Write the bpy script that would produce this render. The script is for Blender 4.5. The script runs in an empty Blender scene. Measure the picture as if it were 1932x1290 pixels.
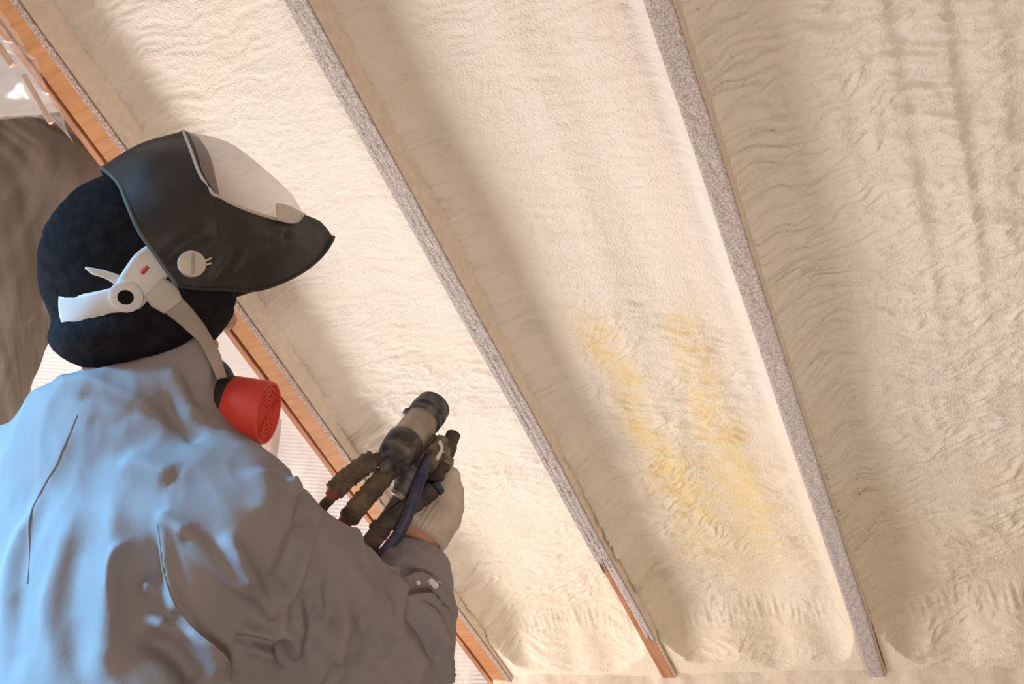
import bpy, math
import numpy as np
from mathutils import Matrix, Vector

# ------------------------------------------------------------------ camera, world, light, exposure
SC = bpy.context.scene
COL = SC.collection
CAM_Z = 1.10
PITCH, YAW, SLOPE, HGT, FPX = math.radians(25.1), math.radians(28.26), math.radians(30), 1.345, 1460.0
CF = np.array([-math.sin(YAW)*math.cos(PITCH), math.cos(YAW)*math.cos(PITCH), math.sin(PITCH)])
CR = np.array([math.cos(YAW), math.sin(YAW), 0.0])
CU = np.cross(CR, CF)
CAM = np.array([0, 0, CAM_Z])
cd = bpy.data.cameras.new('camera')
cam = bpy.data.objects.new('camera', cd)
COL.objects.link(cam)
cd.sensor_width = 36.0
cd.lens = FPX/1932*36.0
cd.clip_start = 0.02
m = Matrix(((CR[0], CU[0], -CF[0], 0), (CR[1], CU[1], -CF[1], 0), (CR[2], CU[2], -CF[2], CAM_Z), (0, 0, 0, 1)))
cam.matrix_world = m
SC.camera = cam

w = bpy.data.worlds.new('sky')
SC.world = w
w.use_nodes = True
bgn = w.node_tree.nodes['Background']
bgn.inputs[0].default_value = (1.0, 0.90, 0.84, 1)
bgn.inputs[1].default_value = 0.55

def area(name, loc, target, sx, sy, power, col, spread=180):
    l = bpy.data.lights.new(name, 'AREA')
    l.shape = 'RECTANGLE'; l.size = sx; l.size_y = sy
    l.energy = power; l.color = col; l.spread = math.radians(spread)
    o = bpy.data.objects.new(name, l)
    COL.objects.link(o)
    o.location = loc
    d = Vector(target)-Vector(loc)
    o.rotation_euler = d.to_track_quat('-Z', 'Y').to_euler()
    return o
area('window_daylight', (-2.15, 1.2, 0.22), (-0.3, 1.15, 2.0), 2.4, 1.3, 112, (1.0, 0.96, 0.935))
area('blue_sky_opening', (-2.35, -1.40, 2.25), (-1.17, 0.40, 1.10), 0.9, 0.9, 15.5, (0.17, 0.52, 0.88), 19)
area('bounce_fill', (1.2, -1.2, 0.35), (0.0, 1.3, 1.75), 0.5, 0.3, 12, (1.0, 0.87, 0.73), 110)  # added unseen fill in place of warm floor bounce, not a real lamp
area('far_wall_fill', (-2.7, 0.9, 2.9), (-2.9, 2.6, 2.1), 0.8, 0.8, 14, (1.0, 0.97, 0.95))  # added lamp that brightens the far cladding, standing in for daylight
SC.view_settings.view_transform = 'Standard'
SC.view_settings.look = 'None'
SC.view_settings.gamma = 1.0
SC.view_settings.use_curve_mapping = False
SC.view_settings.exposure = 0.0

# ------------------------------------------------------------------ helpers
def ray(x, y):
    return CF+CR*((x-966)/FPX)-CU*((y-645)/FPX)
def at(x, y, d):
    """world point seen at a photograph position, d metres along the view axis"""
    return CAM+ray(x, y)*d
RN = np.array([0, math.sin(SLOPE), math.cos(SLOPE)])      # up, square to the roof slope
RD = np.array([0, math.cos(SLOPE), -math.sin(SLOPE)])     # down the slope
def roof(x, s, t):
    """point on the roof: x along the eave, s down the slope, t above the rafters' lower faces"""
    x, s, t = np.broadcast_arrays(np.asarray(x, float), np.asarray(s, float), np.asarray(t, float))
    return CAM+RN*(HGT+t)[..., None]+RD*s[..., None]+np.array([1.0, 0, 0])*x[..., None]

def perlin(x, y, seed=0):
    rng = np.random.RandomState(seed)
    perm = rng.permutation(256); perm = np.r_[perm, perm]
    ang = rng.rand(256)*2*np.pi; gx, gy = np.cos(ang), np.sin(ang)
    xi = np.floor(x).astype(int); yi = np.floor(y).astype(int)
    xf = x-xi; yf = y-yi; xi &= 255; yi &= 255
    u = xf*xf*xf*(xf*(xf*6-15)+10); v = yf*yf*yf*(yf*(yf*6-15)+10)
    def g(ix, iy, dx, dy):
        h = perm[perm[ix & 255]+(iy & 255)]
        return gx[h]*dx+gy[h]*dy
    a = g(xi, yi, xf, yf); b = g(xi+1, yi, xf-1, yf); c = g(xi, yi+1, xf, yf-1); d = g(xi+1, yi+1, xf-1, yf-1)
    return 1.5*((a*(1-u)+b*u)*(1-v)+(c*(1-u)+d*u)*v)
def sstep(a, b, x):
    t = np.clip((x-a)/(b-a), 0, 1); return t*t*(3-2*t)

def mesh_obj(name, verts, faces, mat=None, parent=None, smooth=True):
    me = bpy.data.meshes.new(name)
    V = np.asarray(verts, float).reshape(-1, 3)
    if parent is not None: V = V-np.array(WORLD[parent.name])
    F = np.asarray(faces)
    if F.dtype != object and F.ndim == 2:
        k = F.shape[1]
        me.vertices.add(len(V)); me.vertices.foreach_set('co', V.astype(np.float32).ravel())
        me.loops.add(F.size); me.loops.foreach_set('vertex_index', F.astype(np.int32).ravel())
        me.polygons.add(len(F)); me.polygons.foreach_set('loop_start', np.arange(0, F.size, k, dtype=np.int32))
        me.polygons.foreach_set('loop_total', np.full(len(F), k, np.int32))
        me.update(calc_edges=True)
    else:
        me.from_pydata([tuple(v) for v in V], [], [tuple(int(i) for i in f) for f in faces])
        me.update()
    me.polygons.foreach_set('use_smooth', np.full(len(me.polygons), smooth, bool))
    o = bpy.data.objects.new(name, me)
    COL.objects.link(o)
    if mat: me.materials.append(mat)
    if parent is not None: o.parent = parent
    WORLD[o.name] = WORLD[parent.name] if parent is not None else (0, 0, 0)
    return o
WORLD = {}
def tag(o, label, cat, group=None):
    o['label'] = label; o['category'] = cat
    if group: o['group'] = group
    return o
def thing(name, label, cat, loc, group=None):
    o = bpy.data.objects.new(name, None)
    COL.objects.link(o)
    o.empty_display_size = 0.05
    o.location = tuple(float(v) for v in loc)
    WORLD[o.name] = tuple(float(v) for v in loc)
    return tag(o, label, cat, group)
def struct(o):
    o['kind'] = 'structure'; return o

def grid_faces(n, mm, cu=False, cv=False, off=0):
    i = np.arange(n if cu else n-1); j = np.arange(mm if cv else mm-1)
    I, J = np.meshgrid(i, j, indexing='ij')
    I2 = (I+1) % n; J2 = (J+1) % mm
    return (np.stack([I*mm+J, I2*mm+J, I2*mm+J2, I*mm+J2], -1).reshape(-1, 4)+off)
def grid_obj(name, P, mat, parent=None, cu=False, cv=False, smooth=True):
    n, mm = P.shape[:2]
    return mesh_obj(name, P.reshape(-1, 3), grid_faces(n, mm, cu, cv), mat, parent, smooth)
def solid(o, th, off=0.0):
    md = o.modifiers.new('thickness', 'SOLIDIFY'); md.thickness = th; md.offset = off; return o
def bevel(o, wd, seg=2):
    md = o.modifiers.new('bevel', 'BEVEL'); md.width = wd; md.segments = seg; md.limit_method = 'ANGLE'; return o
def cat(pts, n):
    """Catmull-Rom resample of a list of points (any dimension), n samples"""
    P = np.asarray(pts, float)
    if len(P) == 2: P = np.array([P[0], (P[0]+P[1])/2, P[1]])
    Q = np.concatenate([[2*P[0]-P[1]], P, [2*P[-1]-P[-2]]])
    t = np.linspace(0, len(P)-1-1e-9, n); k = t.astype(int); f = (t-k).reshape(-1, *([1]*(P.ndim-1)))
    a, b, c, d = Q[k], Q[k+1], Q[k+2], Q[k+3]
    return 0.5*(2*b+(c-a)*f+(2*a-5*b+4*c-d)*f**2+(3*b-a-3*c+d)*f**3)
def frames(P):
    T = np.gradient(P, axis=0); T /= np.linalg.norm(T, axis=1)[:, None]+1e-12
    a = np.array([0.0, 0, 1]) if abs(T[0][2]) < .9 else np.array([1.0, 0, 0])
    N = np.cross(T[0], a); N /= np.linalg.norm(N)
    Ns = [N]
    for i in range(1, len(P)):
        N = Ns[-1]-T[i]*np.dot(Ns[-1], T[i]); N /= np.linalg.norm(N); Ns.append(N)
    Ns = np.array(Ns)
    return T, Ns, np.cross(T, Ns)
def tube_data(pts, r, n=24, k=12, cap=True):
    P = cat(pts, n)
    R = np.interp(np.linspace(0, 1, n), np.linspace(0, 1, len(np.atleast_1d(r))), np.atleast_1d(r)) if np.ndim(r) else np.full(n, r)
    T, N, B = frames(P)
    a = np.arange(k)*2*np.pi/k
    V = P[:, None]+R[:, None, None]*(np.cos(a)[None, :, None]*N[:, None]+np.sin(a)[None, :, None]*B[:, None])
    F = [tuple(f) for f in grid_faces(n, k, False, True)]
    V = V.reshape(-1, 3)
    if cap:
        V = np.concatenate([V, P[:1], P[-1:]]); c0 = len(V)-2; c1 = len(V)-1
        F += [(c0, j, (j+1) % k) for j in range(k)]
        F += [(c1, (n-1)*k+(j+1) % k, (n-1)*k+j) for j in range(k)]
    return V, F
def tube(name, pts, r, mat, parent=None, n=24, k=12):
    V, F = tube_data(pts, r, n, k)
    return mesh_obj(name, V, np.array(F, dtype=object), mat, parent)
def join_data(parts):
    V, F, o = [], [], 0
    for v, f in parts:
        V.append(np.asarray(v)); F += [tuple(int(i)+o for i in q) for q in f]; o += len(v)
    return np.concatenate(V), np.array(F, dtype=object)
def lathe(name, a, b, prof, mat, parent=None, k=32, facet=False):
    """turned shape: axis from a towards b, prof = (metres along, radius)"""
    a = np.asarray(a, float); ax = np.asarray(b, float)-a; ax /= np.linalg.norm(ax)
    h = np.array([0.0, 0, 1]) if abs(ax[2]) < .9 else np.array([1.0, 0, 0])
    N = np.cross(ax, h); N /= np.linalg.norm(N); B = np.cross(ax, N)
    an = np.arange(k)*2*np.pi/k
    V = np.array([a+ax*t+r*(np.cos(q)*N+np.sin(q)*B) for t, r in prof for q in an])
    F = [tuple(f) for f in grid_faces(len(prof), k, False, True)]
    n = len(prof)
    F.append(tuple(range(k))); F.append(tuple(range((n-1)*k+k-1, (n-1)*k-1, -1)))
    o = mesh_obj(name, V, np.array(F, dtype=object), mat, parent, not facet)
    if not facet:
        md = o.modifiers.new('edges', 'EDGE_SPLIT'); md.split_angle = math.radians(40)
    return o
def box_data(c, ax, ay, az, sx, sy, sz):
    c = np.asarray(c, float)
    V = [c+ax*sx*i+ay*sy*j+az*sz*k for i in (-.5, .5) for j in (-.5, .5) for k in (-.5, .5)]
    F = [(0, 1, 3, 2), (4, 6, 7, 5), (0, 4, 5, 1), (2, 3, 7, 6), (0, 2, 6, 4), (1, 5, 7, 3)]
    return np.array(V), F

# signed-distance modelling (bodies, cloth): smooth union of tapered limbs, meshed with surface nets
def smin(a, b, k):
    h = np.maximum(k-np.abs(a-b), 0)/k
    return np.minimum(a, b)-h*h*k*.25
def cone(p, a, b, ra, rb):
    a = np.asarray(a, float); b = np.asarray(b, float)
    pa = p-a; ba = b-a; h = np.clip(pa@ba/(ba@ba), 0, 1)
    return np.linalg.norm(pa-h[:, None]*ba, axis=1)-(ra+(rb-ra)*h)
def ellip(p, c, axes, r):
    q = (p-np.asarray(c))@np.asarray(axes).T; r = np.asarray(r, float)
    k0 = np.linalg.norm(q/r, axis=1); k1 = np.linalg.norm(q/(r*r), axis=1)+1e-9
    return k0*(k0-1)/k1
def grad(fn, P, e=1e-3):
    g = np.stack([fn(P+np.eye(3)[i]*e)-fn(P-np.eye(3)[i]*e) for i in range(3)], 1)
    return g/(np.linalg.norm(g, axis=1)[:, None]+1e-9)
def sdf_mesh(fn, lo, hi, h, proj=2):
    lo = np.asarray(lo, float); hi = np.asarray(hi, float); B = 12
    nb = np.ceil((hi-lo)/(h*B)).astype(int); nd = nb*B+1
    I = np.stack(np.meshgrid(*[np.arange(k) for k in nb], indexing='ij'), -1).reshape(-1, 3)
    dc = fn(lo+(I+.5)*B*h)
    V = np.full(nd, 1.0, np.float32)
    for q in I[dc < -B*h*1.3]:
        V[q[0]*B:q[0]*B+B+1, q[1]*B:q[1]*B+B+1, q[2]*B:q[2]*B+B+1] = -1
    keep = I[np.abs(dc) <= B*h*1.3]
    loc = np.stack(np.meshgrid(*[np.arange(B+1)]*3, indexing='ij'), -1).reshape(-1, 3)
    for s in range(0, len(keep), 64):
        K = keep[s:s+64]
        P = lo+(K[:, None]*B+loc[None]).reshape(-1, 3)*h
        d = fn(P).reshape(len(K), B+1, B+1, B+1)
        for q, v in zip(K, d):
            V[q[0]*B:q[0]*B+B+1, q[1]*B:q[1]*B+B+1, q[2]*B:q[2]*B+B+1] = v
    S = V < 0
    c = np.zeros(np.array(V.shape)-1, np.int8)
    offs = [(i, j, k) for i in (0, 1) for j in (0, 1) for k in (0, 1)]
    nx, ny, nz = c.shape
    for i, j, k in offs: c += S[i:i+nx, j:j+ny, k:k+nz]
    act = np.argwhere((c > 0) & (c < 8))
    idx = np.full(c.shape, -1, np.int64); idx[tuple(act.T)] = np.arange(len(act))
    acc = np.zeros((len(act), 3)); cnt = np.zeros(len(act))
    for a in offs:
        for ax in range(3):
            if a[ax]: continue
            b = list(a); b[ax] = 1
            va = V[act[:, 0]+a[0], act[:, 1]+a[1], act[:, 2]+a[2]]; vb = V[act[:, 0]+b[0], act[:, 1]+b[1], act[:, 2]+b[2]]
            mk = (va < 0) != (vb < 0)
            t = np.where(mk, va/(va-vb+1e-12), 0)
            p = np.tile(np.array(a, float), (len(act), 1)); p[:, ax] += t
            acc += p*mk[:, None]; cnt += mk
    P = lo+(act+acc/cnt[:, None])*h
    F = []
    for ax in range(3):
        o1, o2 = [(1, 2), (2, 0), (0, 1)][ax]
        sl0 = [slice(None)]*3; sl1 = [slice(None)]*3
        sl0[ax] = slice(0, -1); sl1[ax] = slice(1, None)
        E = np.argwhere(S[tuple(sl0)] != S[tuple(sl1)])
        E = E[(E[:, o1] > 0) & (E[:, o2] > 0) & (E[:, o1] < c.shape[o1]) & (E[:, o2] < c.shape[o2])]
        fl = S[tuple(E.T)]
        d1 = np.zeros(3, int); d1[o1] = 1; d2 = np.zeros(3, int); d2[o2] = 1
        q = np.stack([idx[tuple((E-d1-d2).T)], idx[tuple((E-d2).T)], idx[tuple(E.T)], idx[tuple((E-d1).T)]], 1)
        q = np.where(fl[:, None], q, q[:, ::-1])
        F.append(q[(q >= 0).all(1)])
    for _ in range(proj):
        g = np.stack([fn(P+np.eye(3)[i]*1e-3)-fn(P-np.eye(3)[i]*1e-3) for i in range(3)], 1)/2e-3
        P = P-np.clip(fn(P), -h, h)[:, None]*g/np.maximum((g*g).sum(1), .3)[:, None]
    return P, np.concatenate(F)
def march(fn, pts, t0=.5, t1=1.6):
    D = np.array([ray(x, y) for x, y in pts]); L = np.linalg.norm(D, axis=1)
    t = np.full(len(D), t0)
    for _ in range(80):
        t = np.minimum(t+np.clip(fn(CAM+D*t[:, None])*.8, -.02, .1)/L, t1)
    return CAM+D*t[:, None]
def seg_fold(V, P, wd, amp):
    best = np.full(len(V), 1e9); tb = np.zeros(len(V)); n = len(P)-1
    for i in range(n):
        a, b = P[i], P[i+1]; ba = b-a
        h = np.clip((V-a)@ba/(ba@ba+1e-12), 0, 1)
        d = np.linalg.norm(V-a-h[:, None]*ba, axis=1)
        mk = d < best; best = np.where(mk, d, best); tb = np.where(mk, (i+h)/n, tb)
    return amp*np.exp(-(best/wd)**2)*np.clip(np.minimum(tb, 1-tb)*5+.15, 0, 1)

# ------------------------------------------------------------------ materials
def mat(name, col, rough=.8, col2=None, scale=12, bump=0, bscale=200, metal=0, detail=4, spec=.3, thr=None, stretch=None, bdist=.002):
    M = bpy.data.materials.new(name); M.use_nodes = True
    nt = M.node_tree; b = nt.nodes['Principled BSDF']
    b.inputs['Base Color'].default_value = (*col, 1); b.inputs['Roughness'].default_value = rough
    b.inputs['Metallic'].default_value = metal; b.inputs['Specular IOR Level'].default_value = spec
    tc = nt.nodes.new('ShaderNodeTexCoord')
    if col2 is not None:
        nz = nt.nodes.new('ShaderNodeTexNoise'); nz.inputs['Scale'].default_value = scale; nz.inputs['Detail'].default_value = detail
        src = tc.outputs['Object']
        if stretch:
            mp = nt.nodes.new('ShaderNodeMapping'); mp.inputs['Scale'].default_value = stretch
            nt.links.new(src, mp.inputs[0]); src = mp.outputs[0]
        nt.links.new(src, nz.inputs['Vector'])
        rp = nt.nodes.new('ShaderNodeValToRGB')
        lo, hi = thr or (.35, .65)
        rp.color_ramp.elements[0].position = lo; rp.color_ramp.elements[1].position = hi
        rp.color_ramp.elements[0].color = (*col, 1); rp.color_ramp.elements[1].color = (*col2, 1)
        nt.links.new(nz.outputs[0], rp.inputs[0]); nt.links.new(rp.outputs[0], b.inputs['Base Color'])
    if bump:
        n2 = nt.nodes.new('ShaderNodeTexNoise'); n2.inputs['Scale'].default_value = bscale; n2.inputs['Detail'].default_value = 3
        nt.links.new(tc.outputs['Object'], n2.inputs['Vector'])
        bp = nt.nodes.new('ShaderNodeBump'); bp.inputs['Strength'].default_value = bump; bp.inputs['Distance'].default_value = bdist
        nt.links.new(n2.outputs[0], bp.inputs['Height']); nt.links.new(bp.outputs[0], b.inputs['Normal'])
    return M
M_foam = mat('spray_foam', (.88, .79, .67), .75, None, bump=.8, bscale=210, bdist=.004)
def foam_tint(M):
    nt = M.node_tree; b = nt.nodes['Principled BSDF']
    at_ = nt.nodes.new('ShaderNodeAttribute'); at_.attribute_name = 'fresh_and_slope_tint'
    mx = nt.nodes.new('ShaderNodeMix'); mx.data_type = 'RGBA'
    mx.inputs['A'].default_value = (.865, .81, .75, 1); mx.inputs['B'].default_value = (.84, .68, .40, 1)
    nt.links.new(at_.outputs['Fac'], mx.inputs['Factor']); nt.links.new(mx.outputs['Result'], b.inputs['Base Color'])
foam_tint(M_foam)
M_mist = mat('foam_mist', (.84, .75, .63), .95, (.76, .66, .54), 60, bump=.7, bscale=260, bdist=.003)
M_crust = mat('overspray_crust', (.42, .35, .35), .95, (.64, .58, .575), 260, bump=.8, bscale=330, thr=(.38, .58), bdist=.003)
M_crust1 = mat('brown_overspray', (.33, .22, .17), .95, (.54, .46, .43), 240, bump=.8, bscale=330, thr=(.40, .64), bdist=.003)
M_pine = mat('pine', (.50, .24, .10), .55, (.38, .165, .065), 9, stretch=(1.2, 9, 9), bump=.15, bscale=60, thr=(.3, .75))
M_pine2 = mat('weathered_pine', (.50, .24, .13), .7, (.36, .16, .09), 10, stretch=(8, 1, 1), bump=.2, bscale=80)
M_deck = mat('roof_sheathing', (.5, .38, .25), .8, (.4, .29, .18), 6, bump=.2, bscale=60)
M_floor = mat('plywood_floor', (.50, .38, .26), .8, (.42, .31, .21), 5, stretch=(1, 8, 1), bump=.1, bscale=40)
M_clad = mat('white_cladding', (.92, .90, .89), .6)
M_suit = mat('coverall_fabric', (.30, .28, .295), .8, (.27, .253, .268), 14, bump=.12, bscale=420)
M_glove = mat('knit_glove', (.66, .59, .53), .95, (.55, .46, .40), 30, bump=.5, bscale=300)
M_skin = mat('skin', (.62, .36, .26), .5, (.55, .29, .20), 25, bump=.1, bscale=200)
M_cap = mat('black_fleece', (.012, .013, .017), 1.0, (.022, .022, .027), 60, bump=.9, bscale=420, spec=.1)
M_shell = mat('matte_black_plastic', (.030, .028, .028), .55, (.045, .042, .04), 30, bump=.1, bscale=300)
M_rim_light = mat('shell_rim_light', (.10, .14, .16), .5)  # paler and bluer than the shell: rim light put into the colour
M_white = mat('white_plastic', (.72, .71, .72), .45)
M_clear = mat('cloudy_plastic', (.60, .54, .50), .4)
M_hole = mat('dark_hole', (.004, .004, .005), .9)
M_strap = mat('beige_strap', (.46, .40, .36), .7, (.40, .35, .31), 40)
M_red = mat('red_filter', (.75, .075, .05), .5, (.66, .06, .045), 20)
M_rub = mat('black_rubber', (.025, .025, .027), .6)
M_gmet = mat('grimy_steel', (.07, .07, .075), .55, (.24, .215, .19), 55, metal=.35, bump=.4, bscale=200, thr=(.42, .75))
M_galu = mat('dusty_aluminium', (.42, .36, .31), .5, (.30, .25, .215), 30, metal=.3, bump=.2, bscale=200)
M_brass = mat('foam_specked_brass', (.30, .24, .16), .5, (.16, .13, .10), 70, metal=.4, bump=.4, bscale=200)
M_hose = mat('foam_crusted_hose', (.20, .155, .11), .95, (.11, .085, .065), 60, bump=.9, bscale=160, bdist=.004)
M_hose2 = mat('dark_hose', (.11, .085, .075), .8, (.06, .05, .05), 50, bump=.4, bscale=160)
M_hred = mat('red_hose', (.42, .06, .05), .6, (.25, .06, .05), 40)
M_blue = mat('blue_hose', (.035, .042, .11), .5, (.10, .095, .14), 45, bump=.2, bscale=200)
M_lath = mat('pale_lath', (.80, .64, .54), .7, (.72, .55, .45), 20)
M_boot = mat('boot_leather', (.06, .045, .035), .7)

def film(name, haze, col, gloss=.12, glcol=(1, 1, 1), use_haze_mask=False, rough=.3):
    M = bpy.data.materials.new(name); M.use_nodes = True
    nt = M.node_tree; N = nt.nodes; L = nt.links
    for n in list(N): N.remove(n)
    out = N.new('ShaderNodeOutputMaterial')
    tr = N.new('ShaderNodeBsdfTransparent'); tr.inputs[0].default_value = (1, .98, .97, 1)
    tl = N.new('ShaderNodeBsdfTranslucent'); tl.inputs[0].default_value = (*col, 1)
    df = N.new('ShaderNodeBsdfDiffuse'); df.inputs[0].default_value = (*col, 1)
    gl = N.new('ShaderNodeBsdfGlossy'); gl.inputs['Roughness'].default_value = rough; gl.inputs[0].default_value = (*glcol, 1)
    a = N.new('ShaderNodeMixShader'); a.inputs[0].default_value = .5
    L.new(tl.outputs[0], a.inputs[1]); L.new(df.outputs[0], a.inputs[2])
    tc = N.new('ShaderNodeTexCoord'); nz = N.new('ShaderNodeTexNoise'); nz.inputs['Scale'].default_value = 3.5; nz.inputs['Detail'].default_value = 5
    L.new(tc.outputs['Object'], nz.inputs['Vector'])
    mr = N.new('ShaderNodeMapRange'); mr.inputs['From Min'].default_value = .3; mr.inputs['From Max'].default_value = .7
    mr.inputs['To Min'].default_value = haze*.7; mr.inputs['To Max'].default_value = min(1, haze*1.3)
    L.new(nz.outputs[0], mr.inputs['Value'])
    hz = mr.outputs[0]
    if use_haze_mask:  # haze scaled by a mask painted along the film
        da = N.new('ShaderNodeAttribute'); da.attribute_name = 'haze_mask'; mm = N.new('ShaderNodeMath'); mm.operation = 'MULTIPLY'
        L.new(hz, mm.inputs[0]); L.new(da.outputs['Fac'], mm.inputs[1]); hz = mm.outputs[0]
    b = N.new('ShaderNodeMixShader'); L.new(hz, b.inputs[0]); L.new(tr.outputs[0], b.inputs[1]); L.new(a.outputs[0], b.inputs[2])
    fr = N.new('ShaderNodeLayerWeight'); fr.inputs[0].default_value = .25
    mu = N.new('ShaderNodeMath'); mu.operation = 'MULTIPLY_ADD'; mu.inputs[1].default_value = .30; mu.inputs[2].default_value = gloss*.2
    L.new(fr.outputs['Facing'], mu.inputs[0])
    c = N.new('ShaderNodeMixShader'); L.new(mu.outputs[0], c.inputs[0]); L.new(b.outputs[0], c.inputs[1]); L.new(gl.outputs[0], c.inputs[2])
    L.new(c.outputs[0], out.inputs[0])
    return M
M_film = film('polythene_film', .45, (.95, .86, .83), use_haze_mask=True)
M_film2 = film('crumpled_film', .34, (.95, .87, .84), .3)
M_visor = film('dusty_clear_visor', .40, (.70, .62, .60), .02, rough=.45)
M_tarp = mat('brown_sheet', (.105, .078, .058), .38, (.135, .10, .078), 5, bump=.15, bscale=9, bdist=.02, spec=.5)

# ------------------------------------------------------------------ the setting
X1, X2, X3 = -1.453, -.838, -.238
RW = .042
EX = np.array([1.0, 0, 0]); UPV = np.array([0, 0, 1.0])
V, F = box_data(roof(.13, .02, .235), EX, RD, RN, 3.54, 4.9, .02)
struct(mesh_obj('ceiling', V, F, M_deck, smooth=False))
V, F = box_data((-.9, .6, -.02), EX, np.array([0, 1.0, 0]), np.array([0, 0, 1.0]), 7.5, 7, .04)
struct(mesh_obj('floor', V, F, M_floor, smooth=False))
# knee wall at the eave, coated in foam
ys = np.linspace(-1.45, 1.0, 260); zs = np.linspace(0, 1.32, 120)
A, Bz = np.meshgrid(ys, zs, indexing='ij')
yy = 2.56+.012*perlin(A*6, Bz*6, 3)+.005*perlin(A*22, Bz*22, 4)+.003*np.abs(perlin(A*60, Bz*60, 5))
struct(grid_obj('wall_front', np.stack([A, yy, Bz], -1)[:, ::-1], M_mist))
o = bpy.data.objects['wall_front']; solid(o, .06, 1)

V, F = box_data((.13, -1.75, 1.72), EX, np.array([0, 1.0, 0]), UPV, 3.54, .06, 3.44)
struct(mesh_obj('wall_back', V, F, M_deck, smooth=False))
V, F = box_data((1.87, .45, 1.72), EX, np.array([0, 1.0, 0]), UPV, .06, 4.34, 3.44)
struct(mesh_obj('wall_right', V, F, M_deck, smooth=False))
# far wall of white corrugated cladding, in the sun beyond the plastic
wd = CR+.32*np.array([0, 1.0, 0]); wd /= np.linalg.norm(wd)
pw = at(60, 700, 3.5)
nn = np.array([wd[1], -wd[0], 0])
us = np.linspace(-1.6, 2.6, 3); zz = np.arange(0.02, 3.0, .0035)
prof = .006*np.clip(np.sin(zz/.0175*2*np.pi/1.0)*2.5, -1, .35)
P = np.array([[np.array([pw[0], pw[1], 0])+wd*uu+nn*pf+np.array([0, 0, z]) for z, pf in zip(zz, prof)] for uu in us])
struct(solid(grid_obj('wall_left', P, M_clad, smooth=False), .012, -1))

# ------------------------------------------------------------------ rafters
def rafter(x, wdt, label, s0, s1, mt, deep=.2, group=None):
    r = thing('rafter', label, 'rafter', roof(x+wdt/2, (s0+s1)/2, deep/2))
    ns = 40; ss = np.linspace(s0, s1, ns)
    wob = .003*perlin(ss*2.3, ss*0+x*7, 21)
    V = np.array([roof(x+(wdt if i in (1, 2) else 0)+wob, ss, deep if i in (2, 3) else .0015*perlin(ss*5, ss*0+i, 22)) for i in range(4)]).transpose(1, 0, 2)
    F = [tuple(f) for f in grid_faces(ns, 4, False, True)]+[(0, 1, 2, 3), tuple((ns-1)*4+i for i in (3, 2, 1, 0))]
    b = mesh_obj('board', V.reshape(-1, 3), np.array(F, dtype=object), mt, r, False)
    bevel(b, .003)
    return r
def crust(parent, name, x0, x1, t0, t1, s0, s1, mt, amp, seed, ragged=0., edge=None):
    """thin rough layer of overspray on a face of a rafter"""
    n = int((s1-s0)/.005); k = max(10, int((abs(x1-x0)+abs(t1-t0))/.0026))
    S, U = np.meshgrid(np.linspace(s0, s1, n), np.linspace(0, 1, k), indexing='ij')
    if ragged:
        S = S-ragged*(S-s0)/(s1-s0)*(np.abs(perlin(U*3, S*0+seed, seed)+.35*perlin(U*9, S*0+seed, seed+2)))
    wob = .003*perlin(S*2.3, S*0+parent['x']*7, 21)
    d = .0028+amp*(perlin(S*70, U*k*.18, seed)+.6*perlin(S*160, U*k*.42, seed+1))
    d = d*np.minimum(1, np.minimum(U, 1-U)*6+.35)
    if edge is not None:
        hi = edge(S); U = U*hi
    X = x0+(x1-x0)*U+wob; T = t0+(t1-t0)*U
    if x0 != x1: T = T-d
    else: X = X+d
    return solid(grid_obj(name, roof(X, S, T), mt, parent), .002, 0)
S0, S1 = -.75, 2.30
r1 = rafter(X1, .074, 'orange pine rafter at far left with bare lower face, plastic film hanging beside it', S0, S1, M_pine)
r1['x'] = X1
crust(r1, 'edge_overspray', X1+.074-.018, X1+.075, 0, 0, S0, S1, M_crust1, .0016, 31)
crust(r1, 'side_overspray', X1+.074, X1+.074, 0.0, .15, S0, S1, M_mist, .0012, 32)
r2 = rafter(X2, RW, 'middle rafter with grey overspray crust, wood showing at its lower end', S0, S1, M_pine2)
r2['x'] = X2
crust(r2, 'bottom_overspray', X2-.001, X2+RW+.001, 0, 0, S0, 1.66, M_crust, .0016, 33, .12)
crust(r2, 'bottom_overspray', X2+RW*.45, X2+RW+.001, 0, 0, 1.60, 1.98, M_crust, .0014, 37, .08)
crust(r2, 'side_overspray', X2+RW, X2+RW, 0.0, .15, S0, S1, M_mist, .0014, 34)
r3 = rafter(X3, RW, 'right rafter fully caked in pale grey overspray, between middle and right foam bays', S0, S1, M_pine2)
r3['x'] = X3
crust(r3, 'bottom_overspray', X3-.001, X3+RW+.001, 0, 0, S0, 2.20, M_crust, .0017, 35)
crust(r3, 'side_overspray', X3+RW, X3+RW, 0.0, .15, S0, S1, M_mist, .0014, 36)
# thin batten that clamps the film to the first rafter
V, F = box_data(roof(X1-.014, (S0+S1)/2, .012), EX, RD, RN, .019, S1-S0, .03)
b = tag(mesh_obj('batten', V, F, M_pine2, smooth=False), 'thin brown batten along the left side of the bare pine rafter', 'batten'); bevel(b, .003)

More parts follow.
